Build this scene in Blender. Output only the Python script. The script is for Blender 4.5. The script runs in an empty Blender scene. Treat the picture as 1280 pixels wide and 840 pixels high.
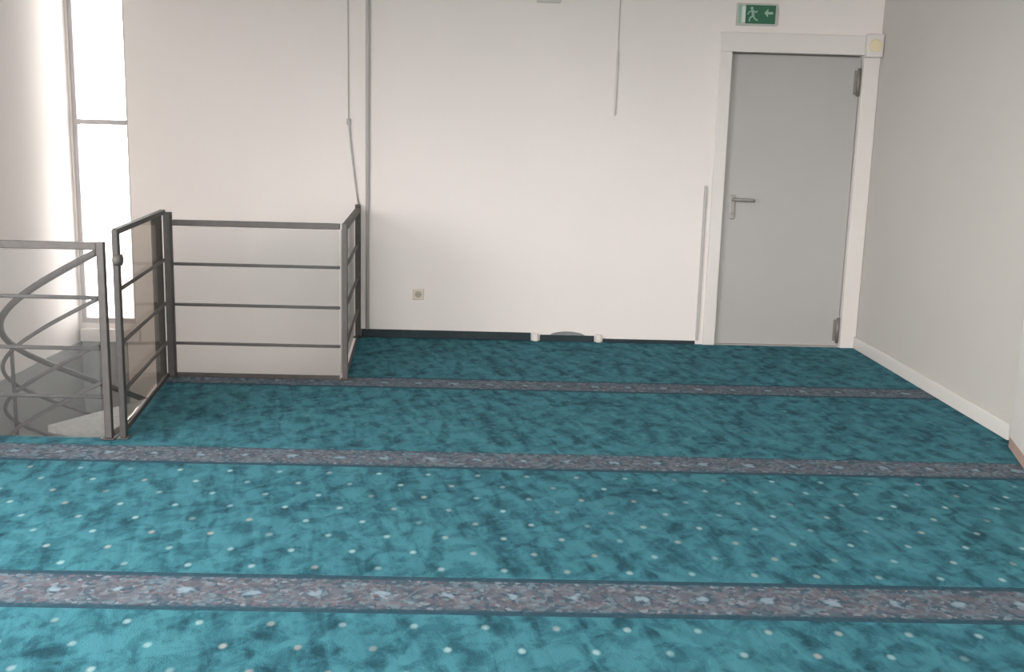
import bpy, bmesh, math, random
from mathutils import Vector, Matrix
random.seed(4)
S = bpy.context.scene
COL = S.collection

# ------------------------------------------------------------------ camera
F_PX, TILT, ROLL, YAW, CAM_H = 1317.0, 0.188505, 0.026782, 0.02033, 1.45
cam_data = bpy.data.cameras.new('camera')
cam = bpy.data.objects.new('camera', cam_data)
COL.objects.link(cam)
cam_data.sensor_fit = 'HORIZONTAL'
cam_data.sensor_width = 36.0
cam_data.lens = F_PX * 36.0 / 1280.0
cam_data.clip_start = 0.05
fwd = Vector((math.sin(YAW)*math.cos(TILT), math.cos(YAW)*math.cos(TILT), -math.sin(TILT)))
rgt = Vector((math.cos(YAW), -math.sin(YAW), 0))
upv = rgt.cross(fwd)
r2 = rgt*math.cos(ROLL) + upv*math.sin(ROLL)
u2 = upv*math.cos(ROLL) - rgt*math.sin(ROLL)
m = Matrix((r2, u2, -fwd)).transposed().to_4x4()
m.translation = (0, 0, CAM_H)
cam.matrix_world = m
S.camera = cam

# ------------------------------------------------------------------ sky, daylight, exposure
S.view_settings.view_transform = 'Standard'
S.view_settings.look = 'None'
S.view_settings.exposure = -0.05
S.view_settings.gamma = 1.0
world = bpy.data.worlds.new('overcast_sky')
S.world = world
world.use_nodes = True
bg = world.node_tree.nodes['Background']
bg.inputs['Strength'].default_value = 11.0
wt = world.node_tree                              # even overcast sky above, paler ground below the horizon
w_tc = wt.nodes.new('ShaderNodeTexCoord'); w_sp = wt.nodes.new('ShaderNodeSeparateXYZ'); w_cr = wt.nodes.new('ShaderNodeValToRGB')
wt.links.new(w_tc.outputs['Generated'], w_sp.inputs[0])
w_mr = wt.nodes.new('ShaderNodeMapRange'); w_mr.inputs['From Min'].default_value = -1; w_mr.inputs['From Max'].default_value = 1
wt.links.new(w_sp.outputs['Z'], w_mr.inputs['Value']); wt.links.new(w_mr.outputs[0], w_cr.inputs['Fac']); wt.links.new(w_cr.outputs['Color'], bg.inputs['Color'])
w_cr.color_ramp.elements[0].position = 0.40; w_cr.color_ramp.elements[0].color = (0.30, 0.29, 0.28, 1)
w_cr.color_ramp.elements[1].position = 0.53; w_cr.color_ramp.elements[1].color = (1.0, 0.975, 0.95, 1)

def daylight(name, loc, aim, sx, sy, watts, colour):
    d = bpy.data.lights.new(name, 'AREA')
    d.shape = 'RECTANGLE'; d.size = sx; d.size_y = sy
    d.energy = watts; d.color = colour
    o = bpy.data.objects.new(name, d)
    o.location = loc
    o.rotation_euler = (Vector(aim)-Vector(loc)).to_track_quat('-Z', 'Y').to_euler()
    COL.objects.link(o)
    return o
daylight('daylight_left_window', (-3.35, 1.9, 1.75), (0.2, 2.2, 0.2), 4.2, 1.5, 110, (1.0, 0.985, 0.96))
daylight('daylight_rear_window', (-0.4, -3.6, 2.7), (-0.4, 6.0, 0.5), 4.2, 2.2, 170, (1.0, 0.965, 0.95))
daylight('daylight_slim_window', (-1.75, 8.75, 1.4), (-2.8, 7.2, 1.4), 0.5, 3.4, 90, (1.0, 0.965, 0.93))

# ------------------------------------------------------------------ helpers
def nn(nt, kind, **kw):
    n = nt.nodes.new(kind)
    for k, v in kw.items():
        setattr(n, k, v)
    return n

def mat(name, rgb, rough=0.6, metal=0.0, var=0.04, scale=6.0, bump=0.0, bscale=120.0, spec=0.5):
    m = bpy.data.materials.new(name); m.use_nodes = True
    nt = m.node_tree; b = nt.nodes['Principled BSDF']
    b.inputs['Roughness'].default_value = rough
    b.inputs['Metallic'].default_value = metal
    b.inputs['Specular IOR Level'].default_value = spec
    tc = nn(nt, 'ShaderNodeTexCoord')
    no = nn(nt, 'ShaderNodeTexNoise'); no.inputs['Scale'].default_value = scale; no.inputs['Detail'].default_value = 4
    nt.links.new(tc.outputs['Object'], no.inputs['Vector'])
    cr = nn(nt, 'ShaderNodeValToRGB')
    cr.color_ramp.elements[0].position = 0.3; cr.color_ramp.elements[1].position = 0.7
    cr.color_ramp.elements[0].color = tuple(max(0, c*(1-var)) for c in rgb) + (1,)
    cr.color_ramp.elements[1].color = tuple(min(1, c*(1+var)) for c in rgb) + (1,)
    nt.links.new(no.outputs['Fac'], cr.inputs['Fac'])
    nt.links.new(cr.outputs['Color'], b.inputs['Base Color'])
    if bump:
        n2 = nn(nt, 'ShaderNodeTexNoise'); n2.inputs['Scale'].default_value = bscale
        nt.links.new(tc.outputs['Object'], n2.inputs['Vector'])
        bp = nn(nt, 'ShaderNodeBump'); bp.inputs['Strength'].default_value = bump; bp.inputs['Distance'].default_value = 0.004
        nt.links.new(n2.outputs['Fac'], bp.inputs['Height'])
        nt.links.new(bp.outputs['Normal'], b.inputs['Normal'])
    return m

def sheet_mat(name, tint, gloss, rough=0.05, haze=0.0):
    m = bpy.data.materials.new(name); m.use_nodes = True
    nt = m.node_tree; nt.nodes.remove(nt.nodes['Principled BSDF'])
    out = nt.nodes['Material Output']
    tr = nn(nt, 'ShaderNodeBsdfTransparent'); tr.inputs['Color'].default_value = tint + (1,)
    gl = nn(nt, 'ShaderNodeBsdfGlossy'); gl.inputs['Roughness'].default_value = rough
    fr = nn(nt, 'ShaderNodeFresnel'); fr.inputs['IOR'].default_value = 1.49
    mu = nn(nt, 'ShaderNodeMath', operation='MULTIPLY'); mu.inputs[1].default_value = gloss
    mx = nn(nt, 'ShaderNodeMixShader')
    L = nt.links.new
    L(fr.outputs[0], mu.inputs[0]); L(mu.outputs[0], mx.inputs[0]); L(tr.outputs[0], mx.inputs[1]); L(gl.outputs[0], mx.inputs[2])
    df = nn(nt, 'ShaderNodeBsdfDiffuse'); df.inputs['Color'].default_value = (0.62, 0.61, 0.60, 1)
    mh = nn(nt, 'ShaderNodeMixShader'); mh.inputs[0].default_value = haze
    L(mx.outputs[0], mh.inputs[1]); L(df.outputs[0], mh.inputs[2])
    L(mh.outputs[0], out.inputs['Surface'])
    return m

def box(bm, x0, x1, y0, y1, z0, z1):
    vs = [bm.verts.new((x, y, z)) for z in (z0, z1) for y in (y0, y1) for x in (x0, x1)]
    for f in ((0,2,3,1), (4,5,7,6), (0,1,5,4), (2,6,7,3), (0,4,6,2), (1,3,7,5)):
        bm.faces.new([vs[i] for i in f])

def bar(bm, a, b, w, h, up=(0, 0, 1)):
    """rectangular bar from a to b; w across, h along `up`"""
    a, b = Vector(a), Vector(b); d = (b-a).normalized(); u = Vector(up)
    s = d.cross(u).normalized(); u = s.cross(d).normalized()
    vs = []
    for p in (a, b):
        for (i, j) in ((-1,-1), (1,-1), (1,1), (-1,1)):
            vs.append(bm.verts.new(p + s*(i*w/2) + u*(j*h/2)))
    for k in range(4):
        bm.faces.new((vs[k], vs[(k+1) % 4], vs[4+(k+1) % 4], vs[4+k]))
    bm.faces.new(vs[3::-1]); bm.faces.new(vs[4:])

def tube(bm, pts, r, seg=10):
    pts = [Vector(p) for p in pts]; rings = []
    for i, p in enumerate(pts):
        t = (pts[min(i+1, len(pts)-1)] - pts[max(i-1, 0)]).normalized()
        ref = Vector((0, 0, 1)) if abs(t.z) < 0.95 else Vector((1, 0, 0))
        s = t.cross(ref).normalized(); u = s.cross(t).normalized()
        rings.append([bm.verts.new(p + s*(r*math.cos(2*math.pi*k/seg)) + u*(r*math.sin(2*math.pi*k/seg))) for k in range(seg)])
    for A, B in zip(rings, rings[1:]):
        for k in range(seg):
            f = bm.faces.new((A[k], A[(k+1) % seg], B[(k+1) % seg], B[k])); f.smooth = True
    bm.faces.new(rings[0][::-1]); bm.faces.new(rings[-1])

def prism(bm, poly, z0, z1):
    lo = [bm.verts.new((x, y, z0)) for x, y in poly]; hi = [bm.verts.new((x, y, z1)) for x, y in poly]
    n = len(poly)
    bm.faces.new(lo[::-1]); bm.faces.new(hi)
    for i in range(n):
        bm.faces.new((lo[i], lo[(i+1) % n], hi[(i+1) % n], hi[i]))

def prism_y(bm, poly, y0, y1):
    """outline in x,z extruded along y"""
    lo = [bm.verts.new((x, y0, z)) for x, z in poly]; hi = [bm.verts.new((x, y1, z)) for x, z in poly]
    n = len(poly)
    bm.faces.new(lo); bm.faces.new(hi[::-1])
    for i in range(n):
        bm.faces.new((lo[(i+1) % n], lo[i], hi[i], hi[(i+1) % n]))

def holed(bm, plane, u0, u1, z0, z1, t0, t1, holes):
    """wall slab with rectangular holes; plane 'x' -> u is x and thickness is y, plane 'y' -> u is y"""
    us = sorted({u0, u1, *[v for h in holes for v in h[:2]]}); zs = sorted({z0, z1, *[v for h in holes for v in h[2:]]})
    for ua, ub in zip(us, us[1:]):
        for za, zb in zip(zs, zs[1:]):
            cu, cz = (ua+ub)/2, (za+zb)/2
            if any(h[0] < cu < h[1] and h[2] < cz < h[3] for h in holes):
                continue
            if plane == 'x': box(bm, ua, ub, t0, t1, za, zb)
            else: box(bm, t0, t1, ua, ub, za, zb)
    bmesh.ops.remove_doubles(bm, verts=bm.verts, dist=1e-5)
    seen = {}
    for f in bm.faces:
        seen.setdefault(frozenset(v.index for v in f.verts), []).append(f)
    bm.verts.index_update()
    seen = {}
    for f in bm.faces:
        seen.setdefault(frozenset(v.index for v in f.verts), []).append(f)
    bmesh.ops.delete(bm, geom=[f for g in seen.values() if len(g) > 1 for f in g], context='FACES_ONLY')

def obj(name, bm, material, parent=None, bevel=0.0, origin=None):
    """links the mesh (given in world coordinates) as ONE object"""
    bmesh.ops.recalc_face_normals(bm, faces=bm.faces)
    o0 = Vector(origin) if origin is not None else (parent['_base'] if parent is not None and '_base' in parent else Vector((0, 0, 0)))
    off = BASE.get(parent.name, Vector((0, 0, 0))) if parent is not None else Vector(origin or (0, 0, 0))
    for v in bm.verts: v.co -= off
    me = bpy.data.meshes.new(name); bm.to_mesh(me); bm.free()
    me.materials.append(material)
    o = bpy.data.objects.new(name, me); COL.objects.link(o)
    BASE[o.name] = off
    if parent is not None: o.parent = parent
    else: o.location = off
    if bevel:
        md = o.modifiers.new('edge', 'BEVEL'); md.width = bevel; md.segments = 2; md.limit_method = 'ANGLE'
    return o
BASE = {}

def tag(o, label, cat, group=None, kind=None):
    o['label'] = label
    if cat: o['category'] = cat
    if group: o['group'] = group
    if kind: o['kind'] = kind
    return o

def thing(name, label, cat, loc=(0, 0, 0), group=None, kind=None):
    o = bpy.data.objects.new(name, None); o.empty_display_size = 0.1; COL.objects.link(o)
    o.location = loc; BASE[o.name] = Vector(loc)
    return tag(o, label, cat, group, kind)

def B(): return bmesh.new()

# ------------------------------------------------------------------ materials
M = {}
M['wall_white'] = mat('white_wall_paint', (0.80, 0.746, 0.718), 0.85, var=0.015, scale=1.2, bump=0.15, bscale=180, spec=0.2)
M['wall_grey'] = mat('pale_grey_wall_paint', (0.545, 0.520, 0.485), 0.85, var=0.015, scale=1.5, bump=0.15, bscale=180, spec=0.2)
M['wall_low_grey'] = mat('grey_stairwell_lower_wall', (0.34, 0.345, 0.335), 0.8, var=0.05, scale=3)
M['ceiling'] = mat('ceiling_paint', (0.74, 0.72, 0.69), 0.9, var=0.01)
M['slab'] = mat('concrete_slab', (0.36, 0.35, 0.34), 0.9, var=0.1, scale=9)
M['trim'] = mat('white_gloss_trim', (0.71, 0.668, 0.64), 0.45, var=0.01)
M['door'] = mat('grey_door_paint', (0.42, 0.406, 0.392), 0.5, var=0.02, scale=2)
M['steel'] = mat('brushed_steel', (0.34, 0.32, 0.30), 0.4, 0.7, var=0.05, scale=40)
M['hinge'] = mat('dull_hinge_metal', (0.26, 0.235, 0.22), 0.5, 0.5, var=0.05, scale=40)
M['rail'] = mat('grey_painted_railing_steel', (0.092, 0.082, 0.078), 0.6, 0.0, var=0.12, scale=25)
M['rail_dark'] = mat('dark_grey_post_steel', (0.058, 0.053, 0.050), 0.6, 0.0, var=0.15, scale=25)
M['tread'] = mat('grey_stair_tread', (0.36, 0.35, 0.335), 0.75, var=0.12, scale=30)
M['sheet'] = sheet_mat('clear_acrylic_sheet', (0.95, 0.955, 0.955), 0.45, haze=0.045)
M['sheet_smoke'] = sheet_mat('smoky_acrylic_sheet', (0.85, 0.82, 0.79), 0.30, haze=0.04)
M['pane'] = sheet_mat('window_glass', (0.97, 0.98, 0.98), 0.6)
M['frame'] = mat('light_grey_window_frame', (0.50, 0.47, 0.47), 0.5, var=0.02)
M['pipe'] = mat('grey_wall_pipe_paint', (0.48, 0.45, 0.43), 0.6, var=0.04, scale=10)
M['conduit'] = mat('pale_grey_conduit', (0.62, 0.585, 0.565), 0.6, var=0.03, scale=10)
M['gap_strip'] = mat('dark_teal_gap_shade', (0.013, 0.027, 0.034), 0.7, var=0.2, scale=12)  # shade of the gap at the wall base, put into the colour
M['mound'] = mat('mid_grey_felt', (0.22, 0.225, 0.23), 0.9, var=0.1, scale=20)
M['cream'] = mat('cream_plastic', (0.74, 0.63, 0.42), 0.45, var=0.02)
M['socket'] = mat('beige_socket_plastic', (0.68, 0.61, 0.50), 0.45, var=0.02)
M['socket_dark'] = mat('shaded_beige_plastic', (0.40, 0.36, 0.30), 0.5, var=0.02)
M['sign_green'] = mat('exit_sign_green', (0.022, 0.125, 0.068), 0.5, var=0.03)
M['sign_white'] = mat('exit_sign_white', (0.66, 0.74, 0.68), 0.5, var=0.02)
M['sign_pale'] = mat('exit_sign_pale_green', (0.30, 0.47, 0.38), 0.5, var=0.02)
M['sign_body'] = mat('exit_sign_housing', (0.50, 0.51, 0.47), 0.5, var=0.02)
M['wood'] = mat('pinkish_brown_wood', (0.42, 0.30, 0.25), 0.6, var=0.1, scale=14)

def carpet_field_mat(name, dots):
    m = bpy.data.materials.new(name); m.use_nodes = True
    nt = m.node_tree; L = nt.links.new; b = nt.nodes['Principled BSDF']
    b.inputs['Roughness'].default_value = 0.95; b.inputs['Specular IOR Level'].default_value = 0.1
    b.inputs['Sheen Weight'].default_value = 0.045; b.inputs['Sheen Roughness'].default_value = 0.45; b.inputs['Sheen Tint'].default_value = (0.45, 0.85, 0.95, 1)
    tc = nn(nt, 'ShaderNodeTexCoord'); P = tc.outputs['Object']
    def noise(scale, rot=0.0, stretch=(1, 1, 1), detail=3, dist=0.0, rough=0.55):
        mp = nn(nt, 'ShaderNodeMapping'); mp.inputs['Rotation'].default_value = (0, 0, rot); mp.inputs['Scale'].default_value = stretch
        # rotate first, stretch after
        mp2 = nn(nt, 'ShaderNodeMapping'); mp2.inputs['Scale'].default_value = stretch
        mp.inputs['Scale'].default_value = (1, 1, 1)
        L(P, mp.inputs['Vector']); L(mp.outputs[0], mp2.inputs['Vector'])
        n = nn(nt, 'ShaderNodeTexNoise'); n.inputs['Scale'].default_value = scale; n.inputs['Detail'].default_value = detail
        n.inputs['Distortion'].default_value = dist; n.inputs['Roughness'].default_value = rough
        L(mp2.outputs[0], n.inputs['Vector']); return n.outputs['Fac']
    def math_(op, a, c=None, clamp=False):
        n = nn(nt, 'ShaderNodeMath', operation=op); n.use_clamp = clamp
        for i, v in enumerate((a, c)):
            if v is None: continue
            if isinstance(v, (int, float)): n.inputs[i].default_value = v
            else: L(v, n.inputs[i])
        return n.outputs[0]
    def ramp(v, p0, p1):
        n = nn(nt, 'ShaderNodeMapRange'); n.inputs['From Min'].default_value = p0; n.inputs['From Max'].default_value = p1
        n.interpolation_type = 'SMOOTHSTEP'
        L(v, n.inputs['Value']); return n.outputs[0]
    blot = ramp(noise(12.0, 0.5, (1, 0.8, 1), 5, 0.5, 0.6), 0.38, 0.60)
    streak = ramp(noise(6.5, -0.24, (2.4, 0.55, 1), 5, 0.6), 0.36, 0.62)
    big = ramp(noise(2.3, 0.2, (1, 0.8, 1), 3), 0.34, 0.64)
    fine = noise(70, 0, (1, 1, 1), 2)
    f = math_('MULTIPLY_ADD', blot, 0.42)
    n = f.node; n.inputs[2].default_value = 0.0
    f = math_('ADD', f, math_('MULTIPLY', streak, 0.36))
    f = math_('ADD', f, math_('MULTIPLY', big, 0.18))
    f = math_('ADD', f, math_('MULTIPLY', fine, 0.20), True)
    cr = nn(nt, 'ShaderNodeValToRGB'); L(f, cr.inputs['Fac'])
    e = cr.color_ramp.elements
    e[0].position = 0.12; e[0].color = (0.008, 0.042, 0.061, 1)
    e[1].position = 0.95; e[1].color = (0.048, 0.182, 0.222, 1)
    k = cr.color_ramp.elements.new(0.5); k.color = (0.024, 0.110, 0.143, 1)
    # woven dots on a staggered lattice
    sp = nn(nt, 'ShaderNodeSeparateXYZ'); L(P, sp.inputs[0])
    def lattice(ox, oy):
        ux = math_('SUBTRACT', math_('FRACT', math_('ADD', math_('DIVIDE', sp.outputs['X'], 0.213), 0.5+ox)), 0.5)
        uy = math_('SUBTRACT', math_('FRACT', math_('ADD', math_('DIVIDE', sp.outputs['Y'], 0.287), 0.5+oy)), 0.5)
        dx = math_('MULTIPLY', ux, 0.213); dy = math_('MULTIPLY', uy, 0.287*0.7)
        return math_('SQRT', math_('ADD', math_('MULTIPLY', dx, dx), math_('MULTIPLY', dy, dy)))
    d = math_('MINIMUM', lattice(0, 0), lattice(0.5, 0.5))
    dn = nn(nt, 'ShaderNodeMapRange'); L(d, dn.inputs['Value'])
    dn.inputs['From Min'].default_value = 0.006; dn.inputs['From Max'].default_value = 0.0150
    dn.inputs['To Min'].default_value = 1; dn.inputs['To Max'].default_value = 0
    wear = ramp(noise(3.3, 0, (1, 1, 1), 2), 0.30, 0.62)
    dm = math_('MULTIPLY', dn.outputs[0], math_('ADD', math_('MULTIPLY', wear, 0.42*dots), 0.24*dots))
    dotcol = nn(nt, 'ShaderNodeValToRGB'); L(noise(2.4, 0, (1, 1, 1), 1), dotcol.inputs['Fac'])
    dotcol.color_ramp.elements[0].position = 0.40; dotcol.color_ramp.elements[0].color = (0.36, 0.33, 0.30, 1)
    dotcol.color_ramp.elements[1].position = 0.52; dotcol.color_ramp.elements[1].color = (0.36, 0.52, 0.54, 1)
    mx = nn(nt, 'ShaderNodeMix', data_type='RGBA')
    L(dm, mx.inputs['Factor']); L(cr.outputs['Color'], mx.inputs['A']); L(dotcol.outputs['Color'], mx.inputs['B'])
    L(mx.outputs['Result'], b.inputs['Base Color'])
    pile = nn(nt, 'ShaderNodeTexNoise'); pile.inputs['Scale'].default_value = 260; L(P, pile.inputs['Vector'])
    bp = nn(nt, 'ShaderNodeBump'); bp.inputs['Strength'].default_value = 0.5; bp.inputs['Distance'].default_value = 0.006
    L(math_('ADD', pile.outputs['Fac'], math_('MULTIPLY', blot, 0.8)), bp.inputs['Height']); L(bp.outputs[0], b.inputs['Normal'])
    return m

def carpet_band_mat():
    """patterned strip, object origin on its lower edge, 0.27 m wide along y"""
    m = bpy.data.materials.new('floral_border_carpet'); m.use_nodes = True
    nt = m.node_tree; L = nt.links.new; b = nt.nodes['Principled BSDF']
    b.inputs['Roughness'].default_value = 0.95; b.inputs['Specular IOR Level'].default_value = 0.1
    b.inputs['Sheen Weight'].default_value = 0.045; b.inputs['Sheen Roughness'].default_value = 0.45; b.inputs['Sheen Tint'].default_value = (0.45, 0.85, 0.95, 1)
    tc = nn(nt, 'ShaderNodeTexCoord'); P = tc.outputs['Object']
    def M_(op, a, c=None, clamp=False):
        n = nn(nt, 'ShaderNodeMath', operation=op); n.use_clamp = clamp
        for i, v in enumerate((a, c)):
            if v is None: continue
            if isinstance(v, (int, float)): n.inputs[i].default_value = v
            else: L(v, n.inputs[i])
        return n.outputs[0]
    def R_(v, p0, p1, t0=0.0, t1=1.0):
        n = nn(nt, 'ShaderNodeMapRange'); n.interpolation_type = 'SMOOTHSTEP'
        for k, x in (('From Min', p0), ('From Max', p1), ('To Min', t0), ('To Max', t1)): n.inputs[k].default_value = x
        L(v, n.inputs['Value']); return n.outputs[0]
    def N_(scale, detail=2):
        n = nn(nt, 'ShaderNodeTexNoise'); n.inputs['Scale'].default_value = scale; n.inputs['Detail'].default_value = detail
        L(P, n.inputs['Vector']); return n
    def mix(fac, a, c):
        n = nn(nt, 'ShaderNodeMix', data_type='RGBA')
        L(fac, n.inputs['Factor'])
        for k, v in (('A', a), ('B', c)):
            if isinstance(v, tuple): n.inputs[k].default_value = v + (1,)
            else: L(v, n.inputs[k])
        return n.outputs['Result']
    wob = N_(13, 3)
    sp = nn(nt, 'ShaderNodeSeparateXYZ'); L(P, sp.inputs[0])
    X = M_('ADD', sp.outputs['X'], M_('MULTIPLY', M_('SUBTRACT', wob.outputs['Fac'], 0.5), 0.10))
    Y = M_('ADD', sp.outputs['Y'], M_('MULTIPLY', M_('SUBTRACT', N_(17, 2).outputs['Fac'], 0.5), 0.09))
    PER = 0.207
    u = M_('MULTIPLY', M_('SUBTRACT', M_('FRACT', M_('DIVIDE', X, PER)), 0.5), PER)
    v = M_('SUBTRACT', Y, 0.137)
    rad = M_('SQRT', M_('ADD', M_('MULTIPLY', u, u), M_('MULTIPLY', v, v)))
    ring = R_(M_('ABSOLUTE', M_('SUBTRACT', rad, 0.062)), 0.010, 0.026, 1, 0)
    core = R_(rad, 0.012, 0.026, 1, 0)
    # curling stems: a sine running along the strip, and its mirror
    s = M_('MULTIPLY', M_('SINE', M_('MULTIPLY', X, 2*math.pi/PER)), 0.07)
    stem = R_(M_('ABSOLUTE', M_('SUBTRACT', v, s)), 0.006, 0.020, 1, 0)
    u2_ = M_('MULTIPLY', M_('SUBTRACT', M_('FRACT', M_('ADD', M_('DIVIDE', X, PER), 0.5)), 0.5), PER)
    def blob(vy, r0, r1):
        vv = M_('SUBTRACT', M_('ABSOLUTE', v), vy)
        return R_(M_('SQRT', M_('ADD', M_('MULTIPLY', u2_, u2_), M_('MULTIPLY', vv, vv))), r0, r1, 1, 0)
    leaf = blob(0.062, 0.012, 0.034)
    # the weave reads as small tufts of navy, slate, pale blue and dusty pink
    tuft = nn(nt, 'ShaderNodeTexVoronoi'); tuft.inputs['Scale'].default_value = 62; L(P, tuft.inputs['Vector'])
    tsp = nn(nt, 'ShaderNodeSeparateColor'); L(tuft.outputs['Color'], tsp.inputs[0])
    tr = nn(nt, 'ShaderNodeValToRGB'); tr.color_ramp.interpolation = 'CONSTANT'
    pal = ((0.0, (0.046, 0.070, 0.096)), (0.26, (0.072, 0.094, 0.122)), (0.54, (0.110, 0.150, 0.182)), (0.72, (0.118, 0.102, 0.120)), (0.84, (0.078, 0.074, 0.092)), (0.92, (0.180, 0.200, 0.228)))
    tr.color_ramp.elements[0].color = pal[0][1] + (1,); tr.color_ramp.elements[1].position = pal[1][0]; tr.color_ramp.elements[1].color = pal[1][1] + (1,)
    for pp, cc in pal[2:]:
        el = tr.color_ramp.elements.new(pp); el.color = cc + (1,)
    L(tsp.outputs[0], tr.inputs['Fac'])
    c = tr.outputs['Color']
    c = mix(M_('MULTIPLY', stem, 0.45), c, (0.17, 0.175, 0.20))
    c = mix(M_('MULTIPLY', ring, 0.50), c, mix(R_(N_(9, 1).outputs['Fac'], 0.42, 0.58), (0.145, 0.145, 0.168), (0.112, 0.094, 0.110)))
    c = mix(M_('MULTIPLY', leaf, 0.45), c, mix(R_(N_(7, 1).outputs['Fac'], 0.4, 0.6), (0.128, 0.098, 0.112), (0.13, 0.185, 0.225)))
    c = mix(M_('MULTIPLY', core, 0.65), c, (0.25, 0.34, 0.40))
    yy = sp.outputs['Y']
    edge = M_('MAXIMUM', R_(yy, 0.022, 0.042, 1, 0), R_(yy, 0.240, 0.254, 0, 1))
    c = mix(M_('MULTIPLY', edge, 0.9), c, (0.014, 0.050, 0.074))
    L(c, b.inputs['Base Color'])
    pile = N_(260, 1)
    bp = nn(nt, 'ShaderNodeBump'); bp.inputs['Strength'].default_value = 0.5; bp.inputs['Distance'].default_value = 0.006
    L(pile.outputs['Fac'], bp.inputs['Height']); L(bp.outputs[0], b.inputs['Normal'])
    return m
M['field'] = carpet_field_mat('teal_mottled_carpet', 1.0)
M['field_worn'] = carpet_field_mat('teal_mottled_carpet_faded_dots', 0.22)
M['band'] = carpet_band_mat()

# ------------------------------------------------------------------ structure
YB, XR, XL, YR = 7.447, 2.634, -2.931, -3.2      # back wall, right wall, left wall, rear wall
ZC, ZL = 4.0, -2.8                               # ceiling, lower storey floor
WX0, WX1, WZ0, WZ1 = -2.915, -2.535, 0.055, 3.60  # stairwell window opening
DX0, DX1, DZ = 1.61, 2.52, 2.05                  # door opening
T = 0.25

def struct(name, bm, material, label, cat, bevel=0.0):
    return tag(obj(name, bm, material, None, bevel), label, cat, kind='structure')

b = B(); holed(b, 'x', XL-T, XR+T, ZL, ZC, YB, YB+0.12, [(WX0, WX1, WZ0, WZ1), (DX0, DX1, 0.0, DZ)])
struct('wall_back', b, M['wall_white'], 'white painted back wall with a grey door and slim window', 'wall')
b = B(); holed(b, 'y', YR, YB, ZL, ZC, XL-T, XL, [(-0.2, 4.0, 0.9, 2.5), (4.95, 5.65, -2.4, -0.9)])  # lower opening is out of view, added to let light into the stairwell
struct('wall_left', b, M['wall_white'], 'white left wall meeting the slim window in the corner', 'wall')
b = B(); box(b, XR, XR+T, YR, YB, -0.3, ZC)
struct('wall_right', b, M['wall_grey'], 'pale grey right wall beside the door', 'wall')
b = B(); holed(b, 'x', XL-T, XR+T, -0.3, ZC, YR-T, YR, [(-2.6, 1.9, 1.5, 3.7)])  # unseen window, set high to grade the light on the back wall
struct('wall_rear', b, M['wall_white'], 'white rear wall with a wide window behind the viewer', 'wall')
b = B(); box(b, XL-T, XR+T, YR-T, YB+T, ZC, ZC+0.2)
struct('ceiling', b, M['ceiling'], 'plain white ceiling above the prayer room', 'ceiling')
b = B(); box(b, -1.8, 1.5, 2.35, 2.70, 2.12, ZC)  # out-of-view panel added to darken the top of the back wall
struct('trim_5', b, M['ceiling'], 'unseen white panel added under the ceiling to shade the back wall', 'shading panel')
# stairwell opening in the slab
OP = [(XL, 4.82), (-1.755, 4.82), (-1.895, 6.110), (-0.868, 6.110), (-0.960, YB)]
slab_poly = [(XL, YR), (XR, YR), (XR, YB), OP[4], OP[3], OP[2], OP[1], OP[0]]
b = B(); prism(b, slab_poly, -0.24, -0.010)
struct('floor', b, M['slab'], 'concrete floor slab under the carpet with a stairwell cut out', 'floor')
b = B(); box(b, XL, 0.2, 4.2, YB, ZL-0.1, ZL)
struct('floor_lower', b, M['slab'], 'grey lower storey floor at the foot of the stairwell', 'floor')
b = B(); box(b, 0.2, 0.3, 4.2, YB, ZL, -0.24); box(b, XL, 0.3, 4.1, 4.2, ZL, -0.24)
struct('wall_lower', b, M['wall_white'], 'white walls of the lower storey around the stairwell', 'wall')
# grey lower part of the walls in the window corner of the stairwell
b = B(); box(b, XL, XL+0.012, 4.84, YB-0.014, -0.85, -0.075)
struct('trim_1', b, M['wall_low_grey'], 'grey panel low on the left stairwell wall', 'trim')
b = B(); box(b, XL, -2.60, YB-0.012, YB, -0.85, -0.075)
struct('trim_2', b, M['wall_low_grey'], 'grey panel under the slim window', 'trim')
b = B(); box(b, XL+0.014, -2.50, YB-0.05, YB, -0.072, 0.020)
struct('trim_3', b, M['trim'], 'pale sill board under the slim window', 'sill', 0.006)
# baseboards and the white splayed casing on the right wall
b = B(); box(b, XR-0.018, XR, 5.09, YB, 0.0, 0.085)
struct('baseboard_right', b, M['trim'], 'white baseboard along the right wall', 'baseboard', 0.006)
c1 = B(); prism(c1, [(XR, 5.10), (2.575, 4.985), (2.484, 4.646), (2.40, 4.30), (XR, 4.30)], 0.0, 2.75)
t4 = struct('trim_4', c1, M['trim'], 'white splayed casing at the right picture edge', 'casing', 0.004)
b = B(); prism(b, [(2.572, 4.980), (2.476, 4.640), (2.392, 4.300), (2.42, 4.300), (2.50, 4.640), (2.585, 4.975)], 0.0, 0.05)
tag(obj('base_strip', b, M['wood'], t4), 'pinkish brown strip at the foot', None)

# window in the stairwell corner
w = thing('window_1', 'tall slim window in the left corner above the stairwell', 'window', ((WX0+WX1)/2, YB, WZ0), kind='structure')
b = B(); box(b, WX0, WX0+0.028, YB+0.01, YB+0.07, WZ0, WZ1); obj('frame_stile', b, M['frame'], w, 0.003)
b = B(); box(b, WX1-0.014, WX1, YB+0.01, YB+0.07, WZ0, WZ1); obj('frame_stile', b, M['frame'], w, 0.003)
b = B(); box(b, WX0+0.028, WX1-0.014, YB+0.01, YB+0.07, WZ0, WZ0+0.035); obj('frame_rail', b, M['frame'], w, 0.003)
b = B(); box(b, WX0+0.028, WX1-0.014, YB+0.01, YB+0.07, WZ1-0.035, WZ1); obj('frame_rail', b, M['frame'], w, 0.003)
b = B(); box(b, WX0+0.028, WX1-0.014, YB+0.005, YB+0.06, 1.445, 1.480); obj('glazing_bar', b, M['frame'], w, 0.003)
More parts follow.
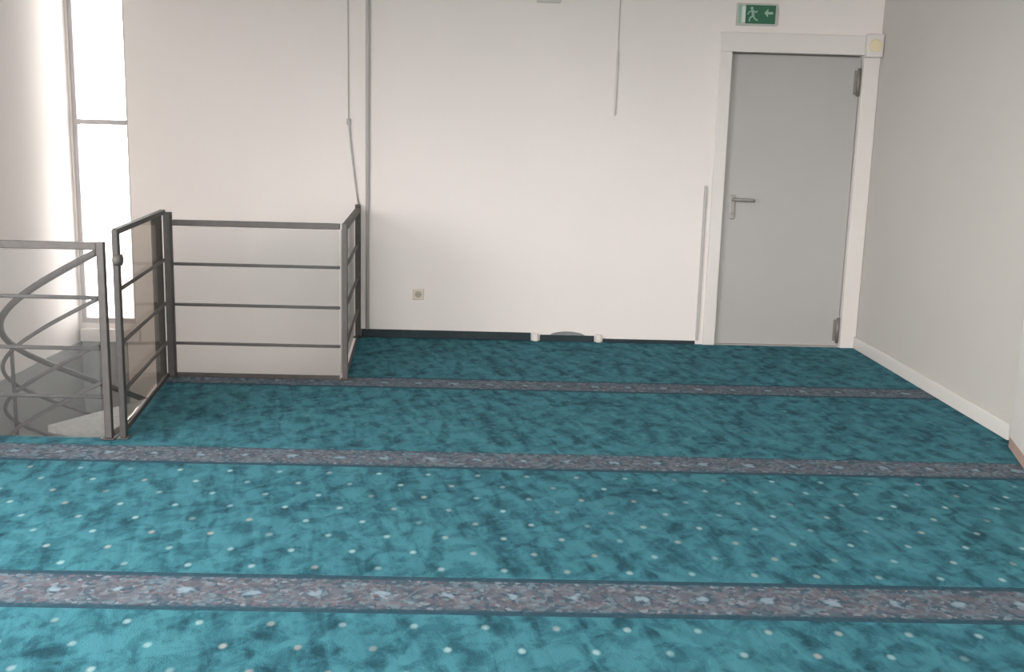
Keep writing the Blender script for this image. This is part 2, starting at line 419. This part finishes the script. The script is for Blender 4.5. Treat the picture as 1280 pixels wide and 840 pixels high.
for z0, z1 in ((WZ0+0.035, 1.445), (1.480, WZ1-0.035)):
    b = B(); box(b, WX0+0.028, WX1-0.014, YB+0.035, YB+0.041, z0, z1); obj('pane', b, M['pane'], w)

# door
d = thing('door_1', 'plain grey door in a white frame at the right end of the back wall', 'door', ((DX0+DX1)/2, YB, 0), kind='structure')
b = B(); box(b, DX0+0.006, DX1-0.006, YB+0.025, YB+0.07, 0.006, DZ-0.012)
leaf = obj('door_leaf', b, M['door'], d, 0.003)
for z0, z1 in ((1.775, 1.965), (0.03, 0.215)):
    b = B(); tube(b, [(DX1-0.016, YB+0.012, z0), (DX1-0.016, YB+0.012, z1)], 0.011, 12)
    box(b, DX1-0.045, DX1-0.016, YB+0.018, YB+0.024, z0+0.015, z1-0.015)
    obj('hinge', b, M['hinge'], leaf)
b = B(); box(b, 1.668, 1.704, YB+0.013, YB+0.026, 0.905, 1.075); obj('handle_plate', b, M['steel'], leaf, 0.004)
b = B(); tube(b, [(1.686, YB+0.02, 1.045), (1.686, YB-0.03, 1.045), (1.692, YB-0.04, 1.045), (1.705, YB-0.043, 1.045), (1.81, YB-0.043, 1.043), (1.826, YB-0.040, 1.042)], 0.0115, 12)
obj('lever_handle', b, M['steel'], leaf)
b = B(); tube(b, [(1.686, YB+0.006, 0.945), (1.686, YB+0.016, 0.945)], 0.009, 12); obj('keyhole', b, M['hinge'], leaf)
def casing(x0, x1, z0, z1):
    b = B(); box(b, x0, x1, YB-0.022, YB, z0, z1)
    obj('door_casing', b, M['trim'], d, 0.004)
casing(1.525, DX0, 0.0, DZ); casing(DX1, XR-0.002, 0.0, DZ); casing(1.525, XR-0.002, DZ, 2.180)
b = B(); box(b, DX0, DX1, YB+0.075, YB+0.115, 0, DZ); obj('door_stop', b, M['hinge'], d)

# ------------------------------------------------------------------ carpet
carpet = thing('carpet', 'teal mottled wall-to-wall prayer carpet with floral row bands', 'carpet', (0, 0, 0))
EDGE = [(4.82, -1.755), (6.075, -1.895)]
def xl(y):                                       # carpet's left edge beyond the front of the stairwell
    if y <= 6.110: return -1.755 + (-1.895+1.755)*(y-4.82)/(6.075-4.82)
    return -0.868 + (-0.960+0.868)*(y-6.110)/(YB-6.110)
def strip(name, poly, origin, material):
    b = B(); prism(b, [(x-origin[0], y-origin[1]) for x, y in poly], -0.010, 0.0)
    o = obj(name, b, material, carpet)
    o.location = (origin[0], origin[1], 0.0)
    return o
XRB = XR-0.019
B1, B2, B3, B4 = (5.915, 6.185), (4.447, 4.700), (3.015, 3.292), (1.56, 1.835)
strip('carpet_field', [(XL, YR), (XR, YR), (XR, B4[0]), (XL, B4[0])], (0.05, 1.40), M['field'])
strip('border_band', [(XL, B4[0]), (XR, B4[0]), (XR, B4[1]), (XL, B4[1])], (0, B4[0]), M['band'])
strip('carpet_field', [(XL, B4[1]), (XR, B4[1]), (XR, B3[0]), (XL, B3[0])], (0.003, 2.935), M['field'])
strip('border_band', [(XL, B3[0]), (XR, B3[0]), (XR, B3[1]), (XL, B3[1])], (-0.02, B3[0]), M['band'])
strip('carpet_field', [(XL, B3[1]), (2.40, B3[1]), (2.40, B2[0]), (XL, B2[0])], (0.063, 3.356), M['field'])
strip('carpet_field', [(2.40, B3[1]), (XR, B3[1]), (XR, 4.30), (2.40, 4.30)], (0.063, 3.356), M['field'])
strip('border_band', [(XL, B2[0]), (2.437, B2[0]), (2.484, 4.646), (2.498, B2[1]), (XL, B2[1])], (0.05, B2[0]), M['band'])
strip('carpet_field', [(XL, B2[1]), (2.498, B2[1]), (2.575, 4.985), (XR, 5.10), (XR, B1[0]), (xl(B1[0]), B1[0]), (-1.755, 4.82), (XL, 4.82)], (0.02, 4.85), M['field_worn'])
strip('border_band', [(xl(B1[0]), B1[0]), (XR, B1[0]), (XR, B1[1]), (xl(B1[1]), B1[1]), (-0.868, 6.110), (-1.895, 6.110)], (0.1, B1[0]), M['band'])
strip('carpet_field', [(xl(B1[1]), B1[1]), (XR, B1[1]), (XR, YB), (-0.960, YB)], (0.04, 6.32), M['field_worn'])

# ------------------------------------------------------------------ railings round the stairwell
RL = (0.905, 0.667, 0.430, 0.200)                # rail heights
def rail_run(parent, a, c, levels=RL, top=0.034, rod=0.0095):
    a, c = Vector(a), Vector(c)
    for i, z in enumerate(levels):
        b = B()
        if i == 0:
            bar(b, (a.x, a.y, z), (c.x, c.y, z), 0.034, top); obj('top_rail', b, M['rail'], parent, 0.004)
        else:
            tube(b, [(a.x, a.y, z), (c.x, c.y, z)], rod, 10); obj('rail_bar', b, M['rail'], parent)
def post(parent, x, y, z1, material, w=0.034, dp=0.034, name='post'):
    b = B(); box(b, x-w/2, x+w/2, y-dp/2, y+dp/2, 0.006, z1); o = obj(name, b, material, parent, 0.004)
    b = B(); box(b, x-w/2-0.014, x+w/2+0.014, y-dp/2-0.014, y+dp/2+0.014, 0.0, 0.006); obj('base_plate', b, M['rail_dark'], o, 0.002)
    return o
def panel(parent, a, c, z0, z1, material):
    b = B(); bar(b, (a[0], a[1], (z0+z1)/2), (c[0], c[1], (z0+z1)/2), 0.006, z1-z0); return obj('acrylic_panel', b, material, parent)
def kick(parent, a, c, z=0.012, h=0.024, material='rail_dark'):
    b = B(); bar(b, (a[0], a[1], z), (c[0], c[1], z), 0.012, h); return obj('bottom_rail', b, M[material], parent, 0.002)

# front guard rail, left of the gate
g1 = thing('guard_rail', 'low grey steel railing with clear panel left of the gate', 'railing', (-2.3, 4.80, 0))
post(g1, -1.780, 4.800, 0.925, M['rail']); post(g1, -2.895, 4.800, 0.925, M['rail'])
rail_run(g1, (-2.88, 4.800, 0), (-1.797, 4.800, 0))
panel(g1, (-2.87, 4.776), (-1.80, 4.776), 0.010, 0.885, M['sheet'])
# gate along the stair entry
g2 = thing('gate', 'narrow grey steel gate with smoky panel standing edge-on before the spiral stair', 'gate', (-1.80, 5.40, 0))
A, Cc = Vector((-1.716, 4.815, 0)), Vector((-1.868, 6.00, 0))
post(g2, A.x, A.y, 0.980, M['rail_dark'], 0.028, 0.034, 'gate_stile')
b = B(); bar(b, (A.x, A.y, 0.972), (Cc.x, Cc.y, 0.972), 0.030, 0.026); obj('top_rail', b, M['rail_dark'], g2, 0.003)
for z in (0.70, 0.45, 0.22):
    b = B(); tube(b, [(A.x, A.y, z), (Cc.x, Cc.y, z)], 0.0095, 10); obj('rail_bar', b, M['rail'], g2)
kick(g2, A, Cc, 0.030, 0.026)
panel(g2, A+Vector((-0.016, 0, 0)), Cc+Vector((-0.016, 0, 0)), 0.045, 0.955, M['sheet_smoke'])
b = B(); tube(b, [(A.x-0.005, A.y-0.02, 0.845), (A.x+0.030, A.y-0.02, 0.845)], 0.026, 14); obj('latch', b, M['rail'], g2)
# railing behind the step in the floor
g3 = thing('guard_rail', 'grey steel railing with clear panels turning back to the white wall', 'railing', (-1.35, 6.10, 0))
post(g3, -1.868, 6.085, 0.965, M['rail_dark'], 0.042, 0.046); post(g3, -0.856, 6.095, 0.925, M['rail'], 0.030, 0.034)
post(g3, -0.950, 7.415, 0.945, M['rail_dark'], 0.036, 0.036)
rail_run(g3, (-1.845, 6.095, 0), (-0.885, 6.095, 0))
rail_run(g3, (-0.856, 6.112, 0), (-0.950, 7.40, 0))
panel(g3, (-1.84, 6.074), (-0.890, 6.074), 0.030, 0.885, M['sheet'])
panel(g3, (-0.882, 6.13), (-0.973, 7.39), 0.030, 0.885, M['sheet'])
kick(g3, (-1.845, 6.095), (-0.89, 6.095), 0.012, 0.024); kick(g3, (-0.857, 6.113), (-0.950, 7.397), 0.012, 0.024)

# ------------------------------------------------------------------ spiral stair
CX, CY, RH, A0, Z0, K = -1.925, 6.06, 0.836, math.radians(-91.1), 0.836, 0.438
st = thing('spiral_staircase', 'grey steel spiral staircase winding down behind the railings', 'staircase', (CX, CY, ZL))
b = B(); tube(b, [(CX, CY, ZL), (CX, CY, 0.955)], 0.030, 16); obj('centre_pole', b, M['rail_dark'], st)
STEP = math.radians(24.5); RISE = K*STEP
def hp(th, r, z): return (CX + r*math.cos(A0-th), CY + r*math.sin(A0-th), z)
for i in range(14):
    t0, t1 = i*STEP, (i+1.12)*STEP; z = -RISE*(i+0.55)
    b = B()
    pts = [hp(t0+(t1-t0)*k/6, 0.80, 0)[:2] for k in range(7)] + [hp(t1-(t1-t0)*k/2, 0.034, 0)[:2] for k in range(3)]
    prism(b, pts, z-0.04, z)
    tr = obj('tread', b, M['tread'], st, 0.004)
for off, r in ((0, 0.018), (-0.232, 0.0105), (-0.464, 0.0105), (-0.660, 0.0105)):
    b = B(); tube(b, [hp(t, RH, Z0+off-K*t) for t in [k*0.06 for k in range(0, 100)]], r, 10)
    obj('handrail' if off == 0 else 'curved_bar', b, M['rail'], st)
for i in (0.02, 3.4, 6.5, 9.5, 12.5):
    t = i*STEP
    b = B(); tube(b, [hp(t, RH-0.004, Z0-K*t), hp(t, RH-0.004, -RISE*(int(i)+0.55)-0.05)], 0.011, 10)
    bar(b, hp(t, RH, -RISE*(int(i)+0.55)-0.02), hp(t, 0.76, -RISE*(int(i)+0.55)-0.02), 0.02, 0.02)
    obj('baluster', b, M['rail'], st)

# ------------------------------------------------------------------ fittings on the back wall
b = B(); tube(b, [(-0.885, YB-0.020, 0.06), (-0.885, YB-0.020, 3.995)], 0.0135, 12)
pipe = tag(obj('wall_pipe', b, M['pipe'], None, 0, (-0.885, YB-0.020, 0.06)), 'thin grey pipe running up the back wall beside the railing end', 'pipe')
cd = thing('pull_cord', 'slack pale cord hooked on the wall above the railing end', 'cord', (-1.016, YB-0.01, 1.51))
b = B(); tube(b, [(-1.022, YB-0.008, 3.99), (-1.020, YB-0.009, 2.2), (-1.016, YB-0.011, 1.53)], 0.0035, 8); obj('upper_cord', b, M['wall_grey'], cd)
b = B(); box(b, -1.030, -1.002, YB-0.024, YB, 1.490, 1.530); obj('cord_hook', b, M['pipe'], cd, 0.005)
b = B(); tube(b, [(-1.014, YB-0.014, 1.50), (-0.998, YB-0.014, 1.33), (-0.975, YB-0.014, 1.14), (-0.948, YB-0.014, 0.94)], 0.0065, 8); obj('lower_cord', b, M['pipe'], cd)
ck = thing('wall_cable', 'thin white cable with a grey tip hanging high on the back wall', 'cable', (0.82, YB, 1.60))
b = B(); tube(b, [(0.828, YB-0.006, 3.99), (0.824, YB-0.006, 2.02)], 0.0032, 8); obj('cable', b, M['trim'], ck)
b = B(); bar(b, (0.823, YB-0.009, 2.03), (0.819, YB-0.009, 1.60), 0.013, 0.014, (0, 1, 0)); obj('cable_sleeve', b, M['conduit'], ck, 0.003)
b = B(); bar(b, (1.484, YB-0.008, 1.136), (1.484, YB-0.008, 0.03), 0.020, 0.016, (0, 1, 0))
tag(obj('conduit', b, M['pipe'], None, 0.003, (1.484, YB, 0.03)), 'slim grey conduit rising from the floor left of the door frame', 'conduit')
b = B(); box(b, 0.255, 0.425, YB-0.024, YB, 2.335, 2.42)
tag(obj('wall_fitting', b, M['conduit'], None, 0.012, (0.34, YB, 2.335)), 'small pale grey fitting on the wall cut by the top picture edge', 'fitting')
# socket
sk = thing('power_socket', 'small beige power socket low on the white back wall', 'socket', (-0.524, YB, 0.275))
b = B(); box(b, -0.564, -0.484, YB-0.012, YB, 0.277, 0.357); pl = obj('socket_plate', b, M['socket'], sk, 0.006)
b = B(); tube(b, [(-0.524, YB-0.020, 0.317), (-0.524, YB-0.011, 0.317)], 0.024, 20); ins = obj('socket_insert', b, M['socket_dark'], sk)
for dx in (-0.0095, 0.0095):
    b = B(); tube(b, [(-0.524+dx, YB-0.0215, 0.317), (-0.524+dx, YB-0.019, 0.317)], 0.003, 8); obj('socket_hole', b, M['rail_dark'], ins)
# cream box at the door's upper right corner
al = thing('alarm_box', 'small cream plastic box above the right corner of the door frame', 'alarm box', (2.565, YB-0.022, 2.05))
b = B(); box(b, 2.515, 2.630, YB-0.075, YB-0.024, 2.035, 2.190); obj('housing', b, M['trim'], al, 0.010)
b = B(); tube(b, [(2.570, YB-0.086, 2.112), (2.570, YB-0.074, 2.112)], 0.042, 20); obj('cream_cover', b, M['cream'], al, 0.004)

# dark strips painting the shadow gap and the white brackets along the base of the back wall
def gap_strip(x0, x1, h, label):
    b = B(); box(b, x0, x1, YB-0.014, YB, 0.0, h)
    return tag(obj('gap_shade_strip', b, M['gap_strip'], None, 0.003, ((x0+x1)/2, YB, 0)), label, 'skirting')
gap_strip(-0.930, 0.286, 0.058, 'long dark teal shadow gap strip left of the two white brackets')
gap_strip(0.352, 0.742, 0.045, 'short dark shadow gap strip between the two white brackets')
gap_strip(0.806, 1.470, 0.026, 'thin dark shadow gap strip between the right white bracket and the conduit')
for x0, x1, lb in ((0.298, 0.338, 'small white bracket at the wall base, left one of the pair'), (0.753, 0.795, 'small white bracket at the wall base, right one of the pair')):
    b = B(); box(b, x0, x1, YB-0.036, YB, 0.0, 0.058)
    tag(obj('wall_bracket', b, M['trim'], None, 0.006, ((x0+x1)/2, YB, 0)), lb, 'foot', 'white brackets at the base of the back wall')
b = B()
prism_y(b, [(0.425+0.25*k/14, 0.046+0.026*math.sin(math.pi*k/14)**0.6) for k in range(15)], YB-0.012, YB-0.001)
tag(obj('felt_hump', b, M['mound'], None, 0, (0.55, YB, 0.046)), 'low grey arched hump on the short dark strip between the brackets', 'pad')

# ------------------------------------------------------------------ emergency exit sign
SX0, SX1, SZ0, SZ1 = 1.622, 1.898, 2.226, 2.372
sg = thing('exit_sign', 'green running-man exit sign on the wall above the grey door', 'sign', ((SX0+SX1)/2, YB, SZ0))
b = B(); box(b, SX0, SX1, YB-0.020, YB, SZ0, SZ1); obj('sign_housing', b, M['sign_body'], sg, 0.004)
FY = YB-0.0215
def plate(name, x0, x1, z0, z1, material, y=FY, t=0.0015):
    b = B(); box(b, x0, x1, y-t, y+t, z0, z1); return obj(name, b, M[material], sg)
plate('green_face', SX0+0.060, SX1-0.012, SZ0+0.012, SZ1-0.012, 'sign_green')
plate('green_edge', SX0+0.010, SX0+0.030, SZ0+0.012, SZ1-0.012, 'sign_pale')
plate('doorway', SX0+0.034, SX0+0.058, SZ0+0.020, SZ1-0.022, 'sign_white')
# running figure (pictogram): head, trunk, arms, legs cut as one flat outline set
b = B()
mx_, mz = SX0+0.108, SZ0+0.073
def limb(p, q, wd):
    bar(b, (mx_+p[0], FY-0.0022, mz+p[1]), (mx_+q[0], FY-0.0022, mz+q[1]), wd, 0.001, (0, 1, 0))
tube(b, [(mx_-0.008, FY-0.003, mz+0.040), (mx_-0.008, FY-0.001, mz+0.040)], 0.0095, 14)
limb((-0.004, 0.030), (0.004, -0.012), 0.018)
limb((-0.004, 0.024), (-0.028, 0.014), 0.008); limb((-0.028, 0.014), (-0.034, -0.002), 0.007)
limb((0.000, 0.024), (0.022, 0.012), 0.008); limb((0.022, 0.012), (0.030, 0.024), 0.007)
limb((0.002, -0.010), (-0.018, -0.024), 0.010); limb((-0.018, -0.024), (-0.022, -0.048), 0.009)
limb((0.004, -0.010), (0.018, -0.032), 0.010); limb((0.018, -0.032), (0.036, -0.040), 0.009)
obj('running_figure', b, M['sign_pale'], sg)
b = B()
ax, az = SX0+0.222, SZ0+0.083
bar(b, (ax-0.024, FY-0.0022, az), (ax+0.024, FY-0.0022, az), 0.016, 0.001, (0, 1, 0))
prism_y(b, [(ax-0.036, az), (ax-0.010, az+0.028), (ax-0.010, az-0.028)], FY-0.0028, FY-0.0018)
obj('arrow', b, M['sign_pale'], sg)
